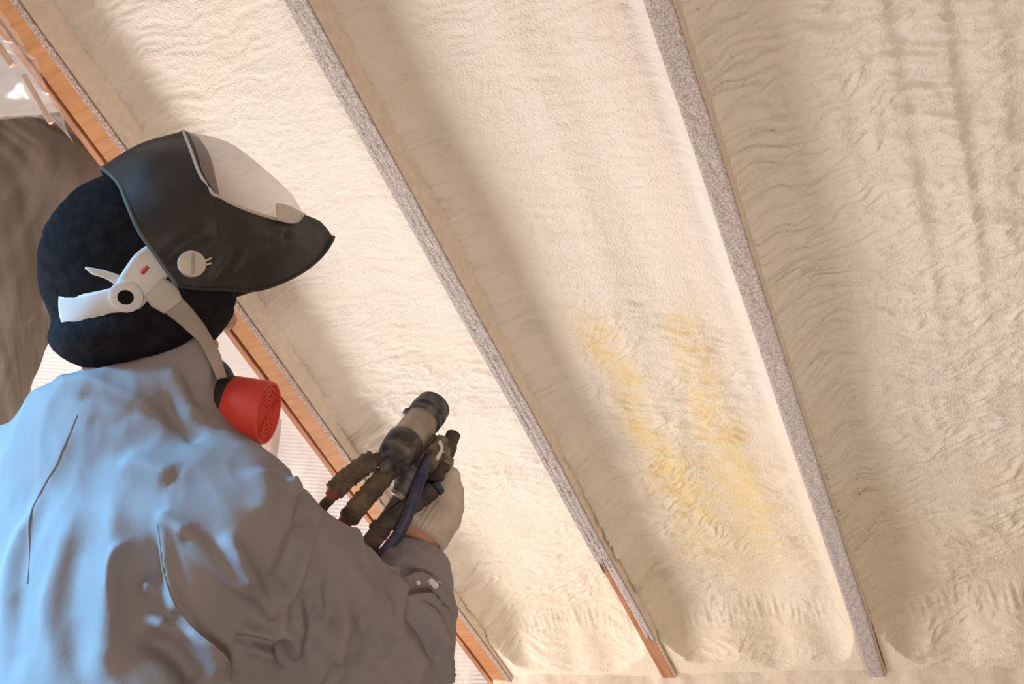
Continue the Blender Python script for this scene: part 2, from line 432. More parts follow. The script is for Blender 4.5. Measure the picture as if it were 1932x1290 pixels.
# ------------------------------------------------------------------ foam between the rafters
def foam(x0, x1, label, idx):
    W = x1-x0
    nx, ns = int(W/.0036), 800
    u = np.linspace(0, W, nx); s = np.linspace(-.75, 2.22, ns)
    S, U = np.meshgrid(s, u, indexing='ij')
    q = idx*11
    low = perlin(U*3, S*2.2, 50+q)
    base = .145+.012*low-.006*np.sin(U/W*np.pi)
    g = sstep(.2, 1.7, S)
    wl = .030+.020*g+.008*perlin(S*4, S*0, 51+q)
    al = .040+.035*g+.012*perlin(S*5, S*0+3, 52+q)
    dl = U+.010*perlin(S*14, U*9, 53+q)+.006*perlin(S*32, U*20, 54+q)
    t = base-al*np.exp(-(np.maximum(dl, 0)/wl)**2)-.03*np.exp(-np.maximum(dl, 0)/.09)
    dr = W-U
    t = t-(.050+.02*g)*np.exp(-(dr/.030)**2)-.03*np.exp(-dr/.10)
    # ripples across the bay
    wx = .035*perlin(U*5, S*5, 55+q)+.012*perlin(U*16, S*16, 56+q)
    rid = 1-.66*np.abs(perlin(U/.095+wx*18, (S+wx)/.019, 57+q))
    rid2 = 1-.66*np.abs(perlin(U/.042+wx*9, (S+wx*1.4)/.0105, 58+q))
    mask = sstep(-.35, .35, perlin(U*3.5, S*3.5, 59+q)+(.35 if idx == 3 else 0)+.3*np.exp(-(dl/.09)**2))
    near = np.exp(-(np.maximum(dl, 0)/.10)**2)
    if idx != 3: mask = mask*sstep(.55, 1.25, S+.12*perlin(U*5, S*4, 70+q))
    t = t-(.0026+.0060*mask+.0065*near)*rid**3.5-(.0018+.0028*mask)*rid2**3.5
    t = t-.0009*perlin(U/.006, S/.005, 60+q)-.006*(1-.66*np.abs(perlin(U*4, (S+wx)*13, 61+q)))**3*(.5+mask)
    if idx == 3:                                            # long ridges left by passes down the slope
        for xc, am, wv in ((.295, .009, .020), (.385, .014, .022), (.445, .010, .02), (.50, .012, .03), (.20, .004, .03)):
            cx = xc+.012*perlin(S*2.5, S*0+xc*50, 62)
            fade = 1-sstep(.75, 1.25, S)
            dd = U-cx
            t = t-.65*am*fade*np.where(dd < 0, np.exp(-(dd/(wv*2))**2), np.exp(-(dd/(wv*.6))**2))*(1+.5*perlin(S*26, U*14, 63)+.3*perlin(S*60, U*40, 64))
    if idx == 2:
        for xc, am, wv in ((.27, .007, .05), (.42, .007, .045)):
            t = t-am*np.exp(-((U-xc-.02*np.sin(S*4))/wv)**2)
    # roll down on to the knee wall
    t = t-.14*sstep(1.92, 2.24, S+.05*perlin(U*7, S*2, 64+q))-.012*np.exp(-((S-2.0-.03*perlin(U*6, S*0, 65))/.03)**2)*np.abs(perlin(U*45, S*8, 66))
    t = np.maximum(t, np.where(U < .004, .03, .012))
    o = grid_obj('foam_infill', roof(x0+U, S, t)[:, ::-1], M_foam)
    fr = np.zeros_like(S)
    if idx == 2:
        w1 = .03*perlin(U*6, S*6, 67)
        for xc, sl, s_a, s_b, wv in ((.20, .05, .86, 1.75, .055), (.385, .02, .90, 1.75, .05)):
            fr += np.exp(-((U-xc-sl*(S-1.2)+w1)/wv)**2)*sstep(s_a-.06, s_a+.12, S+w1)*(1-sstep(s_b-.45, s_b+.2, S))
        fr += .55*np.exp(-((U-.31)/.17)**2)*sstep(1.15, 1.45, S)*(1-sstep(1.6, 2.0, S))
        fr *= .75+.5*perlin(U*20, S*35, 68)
    fr += .34*sstep(1.1, 2.1, S)+.10*perlin(U*5, S*6, 69+q)  # every bay gets yellower down towards the eave, plus random tone
    a = o.data.attributes.new('fresh_and_slope_tint', 'FLOAT', 'POINT')
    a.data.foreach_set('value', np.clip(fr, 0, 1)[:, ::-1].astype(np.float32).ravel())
    return tag(o, label, 'insulation', 'foam bays between the rafters') and o
for args in ((X1+.074, X2, 'cream spray foam bay behind the worker, between bare pine rafter and middle rafter', 1),
             (X2+RW, X3, 'cream spray foam bay with two yellow streaks, between middle and right rafters', 2),
             (X3+RW, .62, 'rippled spray foam bay right of the right rafter, long ridges at top', 3)):
    o = foam(*args)
    del o['group']

# ------------------------------------------------------------------ plastic, sheet and timber on the left
yv = np.linspace(.46, 2.5, 300); vv = np.linspace(0, 1, 150)
Y, Vv = np.meshgrid(yv, vv, indexing='ij')
zt = (HGT-.5*Y)/math.cos(SLOPE)+CAM_Z+.004
Z = zt-(zt-.01)*Vv
D = zt-Z
fold = .045*perlin(Y*5+D*1.2, D*.9, 71)+.022*perlin(Y*13-D*3, D*1.6, 72)+.010*perlin(Y*30+D*8, D*6, 73)
Xc = X1-.030-np.abs(fold)*sstep(0, .12, D)*1.2-.05*sstep(0, .8, D)
cur = grid_obj('plastic_curtain', np.stack([Xc, Y, Z], -1), M_film)
a = cur.data.attributes.new('haze_mask', 'FLOAT', 'POINT')  # painted haze: film nearly clear over the brown sheet, milky veil farther along
a.data.foreach_set('value', (.05+.95*sstep(.85, 1.15, Y+.15*perlin(Y*4, D*2, 74))).astype(np.float32).ravel())
tag(cur, 'clear plastic film curtain hanging from the left rafter behind the worker', 'curtain')

# crumpled flap of film at the top left
rows = [[(-60, -20, 1.50), (-10, 10, 1.50), (18, 45, 1.50), (36, 66, 1.49)],
        [(-60, 40, 1.47), (0, 62, 1.46), (30, 82, 1.47), (50, 98, 1.46)],
        [(-60, 90, 1.50), (5, 100, 1.49), (36, 108, 1.50), (66, 112, 1.48)],
        [(-60, 140, 1.47), (20, 150, 1.48), (60, 150, 1.46), (90, 170, 1.47)],
        [(-60, 180, 1.50), (40, 195, 1.50), (80, 192, 1.49), (112, 208, 1.48)],
        [(-60, 230, 1.49), (60, 222, 1.50), (105, 232, 1.49), (135, 268, 1.48)]]
G = np.array([[at(*p) for p in r] for r in rows])
G = cat(np.array([cat(r, 50) for r in G]), 70)
I, J = np.meshgrid(np.arange(70), np.arange(50), indexing='ij')
G = G+CF*(.012*perlin(I*.10+J*.05, J*.07, 75)+.003*np.abs(perlin(I*.22+J*.14, J*.10, 76)))[..., None]
tag(grid_obj('plastic_flap', G, M_film2), 'crumpled loose flap of plastic film at the upper left corner', 'film')
# brown sheet
LE = [(-110, 225), (-110, 300), (-110, 420), (-110, 560), (-110, 690), (-110, 800), (-110, 900)]
RE = [(118, 214), (196, 292), (150, 425), (112, 560), (78, 690), (45, 800), (25, 900)]
L3 = cat([at(x, y, 2.25) for x, y in LE], 90); R3 = cat([at(x, y, 2.3) for x, y in RE], 90)
tt = np.linspace(0, 1, 70)[None, :, None]
G = L3[:, None]*(1-tt)+R3[:, None]*tt
drop = np.stack([G[-1]*np.array([1, 1, 0])+np.array([0, 0, G[-1, :, 2].mean()*(1-k)+.01]) for k in np.linspace(.1, 1, 20)])
G = np.concatenate([G, drop])
I, J = np.meshgrid(np.arange(G.shape[0]), np.arange(70), indexing='ij')
G = G+CF*(.03*perlin(I*.055-J*.05, J*.012+I*.01, 77)+.012*perlin(I*.15-J*.14, J*.03, 78))[..., None]
tag(solid(grid_obj('brown_sheet', G, M_tarp), .004), 'dark brown hanging sheet behind the plastic, left of the black helmet', 'tarp')
# pale laths
for k, (a, b, wv) in enumerate((((-8, 78), (18, 116), .012), ((50, 150), (92, 224), .009))):
    p, q = at(*a, 1.435), at(*b, 1.435)
    ax = q-p; ln = np.linalg.norm(ax); ax /= ln
    ay = np.cross(ax, CF); ay /= np.linalg.norm(ay)
    V, F = box_data((p+q)/2, ax, ay, np.cross(ax, ay), ln+.02, wv, .008)
    o = mesh_obj('lath', V, F, M_lath, smooth=False); bevel(o, .0015)
    tag(o, ('short pale lath end at the left edge under crumpled film', 'longer pale lath running down inside the crumpled film')[k], 'lath')
# stud beyond the curtain
p = at(503, 860, 2.9)
V, F = box_data((p[0], p[1], 1.05), CR, np.array([-CR[1], CR[0], 0]), np.array([0, 0, 1.0]), .055, .09, 2.1)
o = tag(mesh_obj('timber_stud', V, F, M_pine2, smooth=False), 'upright timber stud beyond the plastic, below the red filter', 'post'); bevel(o, .004)

# ------------------------------------------------------------------ the worker
RT = np.array([.9928, .12, 0]); FW = np.array([-.12, .9928, 0]); UP = np.array([0, 0, 1.0])
BODY = np.array([RT, FW, UP])
NB = at(235, 770, .97)
SHR = at(432, 1008, .885); ELR = at(740, 1228, .99); WRR = at(790, 1020, 1.16)
SHL = NB-RT*.20+np.array([0, .02, -.085]); ELL = SHL+RT*.03+FW*.10+UP*-.27; WRL = ELL+RT*.12+FW*.23+UP*.02
HIPC = NB+UP*-.50-FW*.02
HR, HL = HIPC+RT*.095-UP*.05, HIPC-RT*.095-UP*.05
FTR, FTL = np.array([*(HR+FW*.07+RT*.03)[:2], .09]), np.array([*(HL-FW*.06-RT*.04)[:2], .09])
KR, KL = (HR+FTR)/2+FW*.03, (HL+FTL)/2+FW*.04
# head frame: facing to the photograph's right and away
fh = np.array([-math.sin(YAW), math.cos(YAW), 0])
EA = .866*CR+.5*CF; EC = .5*CR-.866*CF; EB = CU
HC0 = at(330, 450, 1.0)
def hp(x, y, c):
    """point c metres to the near side of the head's middle plane, seen at photograph position x, y"""
    d = ray(x, y); t = ((HC0-CAM)@EC+c)/(d@EC); return CAM+d*t
def mir(P):
    P = np.asarray(P, float); return P-2*((P-HC0)@EC)[..., None]*EC
HC = hp(275, 562, 0)
TA = math.radians(2)
HA = EA*math.cos(TA)+EB*math.sin(TA); HB = EB*math.cos(TA)-EA*math.sin(TA)
HEADAX = np.array([HA, HB, EC])

FINGERS = {}
def hand_points(mirror=False):
    if not mirror:
        W = WRR
        mcp = [at(850, 898, 1.205), at(857, 928, 1.20), at(857, 957, 1.19), at(848, 984, 1.18)]
        pip = [at(838, 886, 1.25), at(846, 918, 1.25), at(846, 948, 1.24), at(838, 978, 1.225)]
        dip = [at(812, 888, 1.262), at(815, 922, 1.268), at(815, 951, 1.258), at(812, 980, 1.24)]
        tip = [at(794, 892, 1.25), at(792, 926, 1.25), at(793, 955, 1.24), at(796, 983, 1.225)]
        th = [at(772, 985, 1.155), at(768, 950, 1.165), at(778, 922, 1.185), at(792, 905, 1.205)]
        return W, mcp, pip, dip, tip, th
    W = WRL; d = FW*.8+RT*.6; d /= np.linalg.norm(d); s = np.cross(d, UP)
    mcp = [W+d*.085+UP*.01+s*(.028-.019*i) for i in range(4)]
    pip = [q+d*.03+UP*.028 for q in mcp]; dip = [q+UP*.022-d*.008 for q in pip]; tip = [q+UP*.012-d*.02 for q in dip]
    th = [W+d*.03+s*.03, W+d*.055+s*.05+UP*.012, W+d*.075+s*.052+UP*.035, W+d*.085+s*.045+UP*.052]
    return W, mcp, pip, dip, tip, th
def hand_sdf(p, hp_, off):
    W, mcp, pip, dip, tip, th = hp_
    d = np.full(len(p), 9.0)
    for i in range(4):
        d = smin(d, cone(p, W+(mcp[i]-W)*.12, mcp[i], .018+off, .0125+off), .02)
    palm_in = (mcp[1]+mcp[2])/2
    d = smin(d, cone(p, W, (W+palm_in)/2, .026+off, .024+off), .02)
    sc = [1, 1.03, 1, .88]
    for i in range(4):
        f = np.minimum(cone(p, mcp[i], pip[i], .0112*sc[i]+off, .0098*sc[i]+off), cone(p, pip[i], dip[i], .0098*sc[i]+off, .0088*sc[i]+off))
        f = smin(f, cone(p, dip[i], tip[i], .0088*sc[i]+off, .0074*sc[i]+off), .004)
        d = smin(d, f, .008)
    f = smin(cone(p, th[0], th[1], .017+off, .0125+off), cone(p, th[1], th[2], .012+off, .0105+off), .006)
    f = smin(f, cone(p, th[2], th[3], .0105+off, .0085+off), .005)
    return smin(d, f, .016)
HPR, HPL = hand_points(), hand_points(True)

FC = HC-HA*.020
def head_sdf(p):
    d = ellip(p, FC+HB*.028+HA*.010, HEADAX, (.090, .104, .074))
    d = smin(d, ellip(p, FC+HA*.045-HB*.065, HEADAX, (.055, .055, .052)), .04)          # jaw
    d = smin(d, cone(p, FC+HA*.098+HB*.005, FC+HA*.116-HB*.030, .009, .014), .014)      # nose
    d = smin(d, ellip(p, FC+HA*.095-HB*.062, HEADAX, (.010, .006, .022)), .008)         # upper lip
    d = smin(d, ellip(p, FC+HA*.093-HB*.074, HEADAX, (.010, .006, .019)), .008)         # lower lip
    for s in (-1, 1):
        d = np.maximum(d, -ellip(p, FC+HA*.102+HB*.012+EC*s*.032, HEADAX, (.014, .012, .019)))
        d = smin(d, ellip(p, FC+HA*.082+HB*.012+EC*s*.032, HEADAX, (.012, .012, .012)), .004)
        d = smin(d, ellip(p, FC-HA*.005-HB*.01+EC*s*.072, HEADAX, (.018, .028, .008)), .008)
    return d
def suit_core(p, o=0.0):
    d = ellip(p, NB+UP*-.20+FW*.035, BODY, (.205+o, .125+o, .24+o))
    d = smin(d, ellip(p, NB+UP*-.42+FW*.03, BODY, (.20+o, .13+o, .22+o)), .06)
    d = smin(d, ellip(p, HIPC+FW*.02, BODY, (.185+o, .135+o, .16+o)), .05)
    d = smin(d, cone(p, SHL, NB+UP*-.06+FW*.02, .078+o, .085+o), .06)
    d = smin(d, cone(p, NB+UP*-.085+FW*.02, SHR, .068+o, .070+o), .06)
    return d
def body_sdf(p):
    o = -.018
    d = suit_core(p, o)
    d = smin(d, cone(p, NB+UP*-.03, HC-HB*.04-HA*.015, .055, .048), .04)
    d = smin(d, head_sdf(p), .012)
    d = smin(d, smin(cone(p, SHR, ELR, .056, .046), cone(p, ELR, WRR, .044, .0265), .03), .05)
    d = smin(d, smin(cone(p, SHL, ELL, .056, .046), cone(p, ELL, WRL, .044, .0265), .03), .05)
    for a, b, c in ((HR, KR, FTR), (HL, KL, FTL)):
        d = smin(d, smin(cone(p, a, b, .085, .056), cone(p, b, c, .056, .04), .04), .05)
        d = smin(d, cone(p, c-UP*.03, c-UP*.055+FW*.12, .035, .028), .03)
    d = smin(d, hand_sdf(p, HPR, -.002), .012)
    d = smin(d, hand_sdf(p, HPL, -.002), .012)
    return d
FA_R = (WRR-ELR)/np.linalg.norm(WRR-ELR); FA_L = (WRL-ELL)/np.linalg.norm(WRL-ELL)
CUFR = at(786, 1078, 1.12); CUFL = WRL-FA_L*.05
def suit_sdf(p):
    d = suit_core(p)
    d = smin(d, cone(p, at(440, 1130, .93), at(470, 1360, .88), .07, .085), .06)
    # collar / hood gathered round the neck and jaw
    n = cone(p, NB+UP*-.02, at(240, 700, .995), .088, .080)
    n = smin(n, ellip(p, at(320, 748, .955), HEADAX, (.050, .070, .055)), .05)
    n = smin(n, ellip(p, at(165, 745, 1.0), BODY, (.055, .05, .045)), .05)
    n = smin(n, cone(p, at(300, 700, .985), at(358, 690, .965), .055, .036), .04)
    n = np.maximum(n, -ellip(p, HC+HB*.026, HEADAX, (.116, .113, .089)))
    n = np.maximum(n, (p-HC)@(HB-.36*HA)+.072)
    d = smin(d, n, .05)
    a = smin(cone(p, SHR, ELR, .078, .070), cone(p, ELR, CUFR+FA_R*.03, .070, .047), .03)
    a = np.maximum(a, (p-CUFR)@FA_R-.012)
    d = smin(d, a, .06)
    a = smin(cone(p, SHL, ELL, .076, .068), cone(p, ELL, CUFL+FA_L*.03, .068, .045), .03)
    d = smin(d, np.maximum(a, (p-CUFL)@FA_L-.012), .045)
    for h, k, f in ((HR, KR, FTR), (HL, KL, FTL)):
        l = smin(cone(p, h, k, .105, .082), cone(p, k, f, .082, .075), .04)
        d = smin(d, np.maximum(l, .10-p[:, 2]), .05)
    return d

root = thing('person', 'worker in pale hooded coverall seen from behind, right arm raised aiming a spray gun', 'person', (NB[0], NB[1], 0))
lo = np.array([-1.42, .22, -.02]); hi = np.array([-.40, 1.36, 1.80])
V, F = sdf_mesh(body_sdf, lo, hi, .007)
o = mesh_obj('body', V, F, M_skin, root)

V, F = sdf_mesh(suit_sdf, lo, hi, .0046)
gN = grad(suit_sdf, V)
FOLDS = [  # photograph polyline on the cloth, width, height
 ([(148, 785), (115, 870), (78, 930), (62, 985)], .008, .003), ([(75, 930), (40, 1040), (8, 1180)], .012, .008),
 ([(137, 972), (112, 1080), (95, 1187), (117, 1290)], .011, .010), ([(59, 972), (29, 1050), (5, 1148)], .012, .009),
 ([(48, 1002), (38, 1148), (28, 1290)], .012, -.009), ([(150, 1010), (140, 1130), (150, 1280)], .015, -.009),
 ([(215, 930), (222, 1040), (205, 1180), (200, 1290)], .014, .006), ([(249, 1021), (229, 1065), (220, 1129)], .007, .006),
 ([(303, 972), (361, 1011)], .008, .006), ([(310, 980), (312, 1070), (337, 1138), (381, 1212), (430, 1285)], .008, .008),
 ([(295, 1000), (300, 1080), (322, 1150), (365, 1225)], .012, -.007),
 ([(273, 1090), (337, 1158)], .009, .008), ([(278, 1163), (361, 1207), (415, 1280)], .010, .010), ([(262, 1190), (340, 1240), (380, 1290)], .014, -.010),
 ([(342, 987), (425, 1080), (478, 1129)], .008, .006), ([(420, 1007), (478, 1100)], .010, .006),
 ([(428, 1018), (480, 1105), (515, 1165)], .008, .008), ([(602, 962), (567, 1056), (550, 1105), (529, 1130)], .006, .006),
 ([(575, 960), (545, 1050), (520, 1110)], .012, -.005), ([(522, 1098), (527, 1150), (518, 1200)], .008, .008),
 ([(440, 1195), (480, 1200), (512, 1208)], .007, -.006), ([(440, 1180), (490, 1188), (515, 1195)], .008, .009),
 ([(515, 1208), (528, 1232), (548, 1250)], .008, -.007), ([(530, 1170), (548, 1210), (545, 1250)], .009, .010),
 ([(450, 1215), (490, 1225), (505, 1240)], .009, .009), ([(570, 1110), (590, 1180), (580, 1250)], .011, -.007), ([(555, 1130), (568, 1200)], .009, .006),
 ([(651, 1007), (686, 1067), (693, 1105)], .008, .006), ([(644, 1063), (697, 1130), (735, 1154)], .009, .006),
 ([(610, 1080), (622, 1150), (610, 1200)], .010, -.006), ([(640, 1130), (642, 1200), (632, 1250)], .010, .005), ([(670, 1150), (690, 1220), (690, 1280)], .010, -.005),
 ([(560, 900), (575, 950), (570, 990)], .010, -.006), ([(540, 905), (565, 935)], .012, .006), ([(480, 880), (500, 930), (490, 980)], .016, .005),
 ([(749, 1112), (794, 1098), (840, 1137)], .006, .006), ([(752, 1125), (800, 1118), (845, 1160)], .007, -.007), ([(755, 1130), (810, 1142), (848, 1180)], .006, .006),
 ([(765, 1135), (815, 1180), (832, 1230)], .007, .007), ([(760, 1150), (800, 1195), (815, 1250)], .008, -.008), ([(735, 1098), (790, 1080), (830, 1090)], .006, -.004),
 ([(730, 1180), (770, 1220), (790, 1280)], .010, .006), ([(700, 1180), (730, 1240)], .010, -.005), ([(735, 1085), (742, 1110), (760, 1130)], .007, .006),
 ([(150, 708), (200, 733), (250, 755), (290, 778)], .009, .006), ([(140, 738), (200, 765), (270, 788)], .010, -.005), ([(105, 712), (140, 728), (165, 750)], .010, .005),
 ([(310, 690), (342, 738), (371, 806)], .010, .006), ([(345, 690), (362, 730), (375, 770)], .008, -.006), ([(300, 745), (340, 800), (380, 830)], .012, -.005), ([(385, 680), (388, 740)], .008, .005),
 ([(150, 800), (190, 830), (230, 850)], .008, .004), ([(170, 790), (200, 800), (240, 800)], .010, -.005), ([(0, 920), (100, 930), (210, 940)], .020, -.004), ([(230, 870), (290, 890), (330, 905)], .016, .006),
]
FOLD3 = [(march(suit_sdf, cat(np.array(pts, float), 4*len(pts))), wv, am) for pts, wv, am in FOLDS]
def cloth(V):
    disp = np.zeros(len(V))
    for S, wv, am in FOLD3:
        mk = np.all((V > S.min(0)-.06) & (V < S.max(0)+.06), axis=1)
        if mk.any(): disp[mk] += seg_fold(V[mk], S, wv*.95, am*(.95 if S[:, 2].mean() > 1.40 else .50 if S[:, 0].mean() < -.74 else 1.9))
    v = V-NB
    disp += .003*perlin(v@RT*9+2*perlin(v[:, 2]*4, v@FW*5, 81), v[:, 2]*4+v@FW*6, 82)+.0025*perlin(v@RT*22, v[:, 2]*14+v@FW*17, 83)
    # drag lines along the sleeve
    aU = (ELR-SHR)/np.linalg.norm(ELR-SHR); aN = np.cross(aU, CF); aN /= np.linalg.norm(aN)
    al = (V-SHR)@aU; ac = (V-SHR)@aN
    onarm = np.exp(-(np.maximum(np.linalg.norm(V-(SHR+np.clip(al, 0, .3)[:, None]*aU), axis=1)-.085, 0)/.02)**2)*sstep(-.02, .08, al)
    k1 = 1-.66*np.abs(perlin(al*11+ac*16+.8*perlin(al*9, ac*9, 87), ac*5-al*3, 88))
    k2 = 1-.66*np.abs(perlin(al*17-ac*9, ac*9+al*4, 89))
    disp += onarm*(.0085*(k1**7-.25)+.004*(k2**4-.3))
    fl = np.linalg.norm(V-(ELR+np.clip((V-ELR)@FA_R, 0, .2)[:, None]*FA_R), axis=1)
    onfor = np.exp(-(np.maximum(fl-.075, 0)/.02)**2)
    k3 = 1-.66*np.abs(perlin(((V-ELR)@FA_R)*24+((V-ELR)@CR)*10+perlin(((V-ELR)@CR)*8, V[:, 2]*8, 90), ((V-ELR)@CR)*6, 91))
    disp += onfor*.0075*(k3**4-.3)
    rd = 1-.66*np.abs(perlin(v@RT*14+v[:, 2]*3, v[:, 2]*5+v@FW*10, 84))
    disp += .003*(rd**4-.3)
    rd = 1-.66*np.abs(perlin(v@RT*30+v[:, 2]*9, v[:, 2]*16+v@FW*20, 92))
    disp += .0014*(rd**4-.3)
    cuffd = np.linalg.norm(V-CUFR, axis=1)
    return disp*(1-.6*np.exp(-(cuffd/.035)**2))
V2 = V+gN*cloth(V)[:, None]
suit = mesh_obj('coverall', V2, F, M_suit, root)
# dried drops of foam on the sleeve
for (px, py), rr in (((784, 1107), .0035), ((806, 1108), .005), ((812, 1113), .0055), ((818, 1111), .004), ((770, 1122), .003)):
    q = march(suit_sdf, [(px, py)]); gq = grad(suit_sdf, q); c = (q+gq*cloth(q)[:, None])[0]; gq = gq[0]
    lathe('foam_drop', c-gq*rr*.4, c+gq, [(0, rr*.9), (rr*.5, rr), (rr*.9, rr*.8), (rr*1.15, rr*.35)], M_foam, suit, 12)
# raised seams
for nm, pts in (('back_seam', [(148, 785), (115, 870), (78, 930), (62, 1000), (52, 1100)]), ('sleeve_seam', [(305, 985), (312, 1070), (337, 1138), (381, 1212), (428, 1283)])):
    S = march(suit_sdf, cat(np.array(pts, float), 30)); g = grad(suit_sdf, S)
    o = tube(nm, S+g*(cloth(S)-.0002)[:, None], .0012, M_suit, root, 60, 6)
V, F = sdf_mesh(lambda p: np.maximum(np.maximum(hand_sdf(p, HPR, .001), -((p-(WRR+FA_R*.002))@FA_R)-0.0), -9), WRR-.12, WRR+.16, .0032)
g_ = grad(lambda p: hand_sdf(p, HPR, .001), V)
gl = mesh_obj('glove', V, F, M_glove, root)
# ribbed knit cuff
HD = (at(850, 940, 1.195)-WRR); HD /= np.linalg.norm(HD)
ax = FA_R*.25+HD*.75; ax /= np.linalg.norm(ax)
k = 120; an = np.linspace(0, 2*np.pi, k, endpoint=False)
N1 = np.cross(ax, CF); N1 /= np.linalg.norm(N1); N2 = np.cross(ax, N1)
rowsG = []
for tq, rr in ((-.003, .031), (-.006, .0360), (.004, .0365), (.018, .036), (.032, .036), (.046, .033)):
    rib = rr+.0009*np.sign(np.sin(an*30))*(tq > -.005)
    rowsG.append(WRR+ax*tq+rib[:, None]*(np.cos(an)[:, None]*N1*1.05+np.sin(an)[:, None]*N2*.92)+HD*.010)
solid(grid_obj('glove_cuff', np.array(rowsG), M_glove, root, False, True), .002)
V, F = sdf_mesh(lambda p: np.maximum(hand_sdf(p, HPL, .001), -((p-WRL)@FA_L)-.01), WRL-.16, WRL+.2, .0045)
mesh_obj('glove', V, F, M_glove, root)
for f in (FTR, FTL):
    bt = lambda p: np.maximum(smin(cone(p, f+UP*.10, f-UP*.02, .055, .056), cone(p, f-UP*.035, f-UP*.04+FW*.16, .05, .042), .03), .004-p[:, 2])
    V, F = sdf_mesh(bt, f-np.array([.14, .14, .1]), f+np.array([.2, .28, .2]), .008)
    mesh_obj('boot', V, F, M_boot, root)
# fleece cap and neck flap
def cap_sdf(p):
    d = ellip(p, HC+HB*.034, HEADAX, (.117, .126, .090))
    d = smin(d, ellip(p, hp(238, 632, .01), HEADAX, (.084, .046, .080)), .012)
    d = smin(d, ellip(p, hp(168, 545, .0), HEADAX, (.03, .04, .045)), .012)
    q = p-HC
    front = np.maximum(q@HA-.104+.25*np.maximum(-(q@HB)-.02, 0), -9)
    d = np.maximum(d, front*.9)
    e = np.maximum(ellip(p, HC, HEADAX, (.104, .116, .080)), 0-d*0)
    return d
V, F = sdf_mesh(cap_sdf, HC-.18, HC+.18, .0045)
g = grad(cap_sdf, V); v = V-HC
V = V+g*(.0012*perlin(v@HA*40, v@HB*40+v@EC*30, 85)+.0008*perlin(v@HA*110, v@HB*110+v@EC*90, 86)-.006*np.exp(-((v@HB+.0)/.012)**2)*0)[:, None]
mesh_obj('fleece_cap', V, F, M_cap, root)

# ------------------------------------------------------------------ welding helmet
hel = thing('welding_helmet', 'black welding helmet tipped up on the worker\'s head, clear window on top', 'helmet', HC)
def sym(ctrl, n=15):
    near = cat([hp(*c) for c in ctrl], n)
    return np.concatenate([near, mir(near[:-1])[::-1]])
R0 = [(335, 540, .112), (300, 490, .115), (262, 435, .110), (240, 385, .092), (222, 345, .058), (190, 315, 0)]
R1c = [(378, 545, .117), (345, 470, .122), (318, 390, .114), (298, 325, .088), (280, 288, .052), (262, 272, 0)]
R2c = [(425, 546, .112), (418, 470, .121), (402, 366, .115), (378, 330, .098), (360, 283, .066), (345, 247, 0)]
ribs = np.array([sym(R0), sym(R1c), sym(R2c)])
# chin and cheeks: strip from the window sill down to the lower edge
Wc = [(402, 366, .115), (455, 392, .106), (518, 413, .082), (556, 420, .045), (573, 404, 0)]
Mc = [(417, 468, .1212), (482, 466, .116), (548, 466, .090), (588, 455, .052), (604, 418, 0)]
Ec = [(425, 546, .112), (490, 546, .100), (558, 520, .070), (606, 484, .034), (629, 447, 0)]
Wx, Mx, Ex = [(380, 340, .098)]+Wc, [(392, 455, .1195)]+Mc, [(398, 546, .1135)]+Ec
chin = np.array([sym(Wx), sym(Mx), sym(Ex)])
def shellfold(V):
    d = np.zeros(len(V))
    for pts, wv, am in (([(400, 535), (425, 500), (455, 455)], .006, .005), ([(430, 520), (452, 485), (470, 450)], .006, -.003),
                        ([(305, 500), (345, 462), (405, 430)], .009, -.006), ([(495, 460), (525, 462), (552, 432)], .006, -.008), ([(485, 448), (515, 448), (540, 425)], .006, .004)):
        S = np.array([hp(x, y, .118-.04*max(0, (x-470)/80)) for x, y in cat(np.array(pts, float), 12)])
        d += seg_fold(V, S, wv, am)+seg_fold(V, mir(S), wv, am)
    return d
Ga = cat(ribs, 50); Gb = cat(chin, 44)
parts = []
for G in (Ga, Gb):
    G = np.array([cat(r, 150) for r in G])
    dU = np.gradient(G, axis=0); dV = np.gradient(G, axis=1); nrm = np.cross(dU, dV); nrm /= np.linalg.norm(nrm, axis=2)[..., None]+1e-9
    out = np.sign(((G-HC)*nrm).sum(2).mean()); nrm *= out
    G = G+nrm*shellfold(G.reshape(-1, 3)).reshape(G.shape[:2])[..., None]
    fc = grid_faces(*G.shape[:2])
    parts.append((G.reshape(-1, 3), [tuple(f) for f in (fc if out > 0 else fc[:, ::-1])]))
V, F = join_data(parts)
solid(mesh_obj('shell', V, F, M_shell, hel), .003, -1)
tube('shell_rim', sym(R0, 30), .0024, M_rim_light, hel, 90, 8)
tube('lower_edge', np.concatenate([[hp(*c) for c in R0[:1]+R1c[:1]], [hp(*c) for c in Ec], mir([hp(*c) for c in Ec[:-1]])[::-1]]), .0022, M_shell, hel, 90, 8)
# window pane
VR = [[R2c[2], R2c[3], R2c[4], R2c[5]], [Wc[1], (462, 325, .082), (448, 288, .045), (430, 268, 0)], [Wc[2], (522, 370, .058), (514, 338, .03), (503, 322, 0)],
      [Wc[3], (560, 398, .03), (556, 378, .015), (551, 368, 0)], [(573, 404, .004), (573, 404, .003), (573, 404, .0015), (573, 404, 0)]]
pane = cat(np.array([sym(r, 12) for r in VR]), 40)
pn = grid_obj('visor_window', pane, M_visor, hel)
rim = np.concatenate([sym(R2c[2:], 12)[:12][::-1], cat([hp(*c) for c in Wc], 20)[1:]])
tube('window_seal', rim, .0022, M_clear, hel, 80, 8)
tube('window_seal', mir(rim), .0022, M_clear, hel, 80, 8)
LIP = [(412, 364, .102), (405, 332, .084), (394, 288, .052), (374, 256, 0)]
solid(grid_obj('window_lip', cat(np.array([sym(R2c[2:], 14), (sym(R2c[2:], 14)+sym(LIP, 14))/2-EB*.002, sym(LIP, 14)-EB*.004]), 8), M_shell, hel), .002, 1)
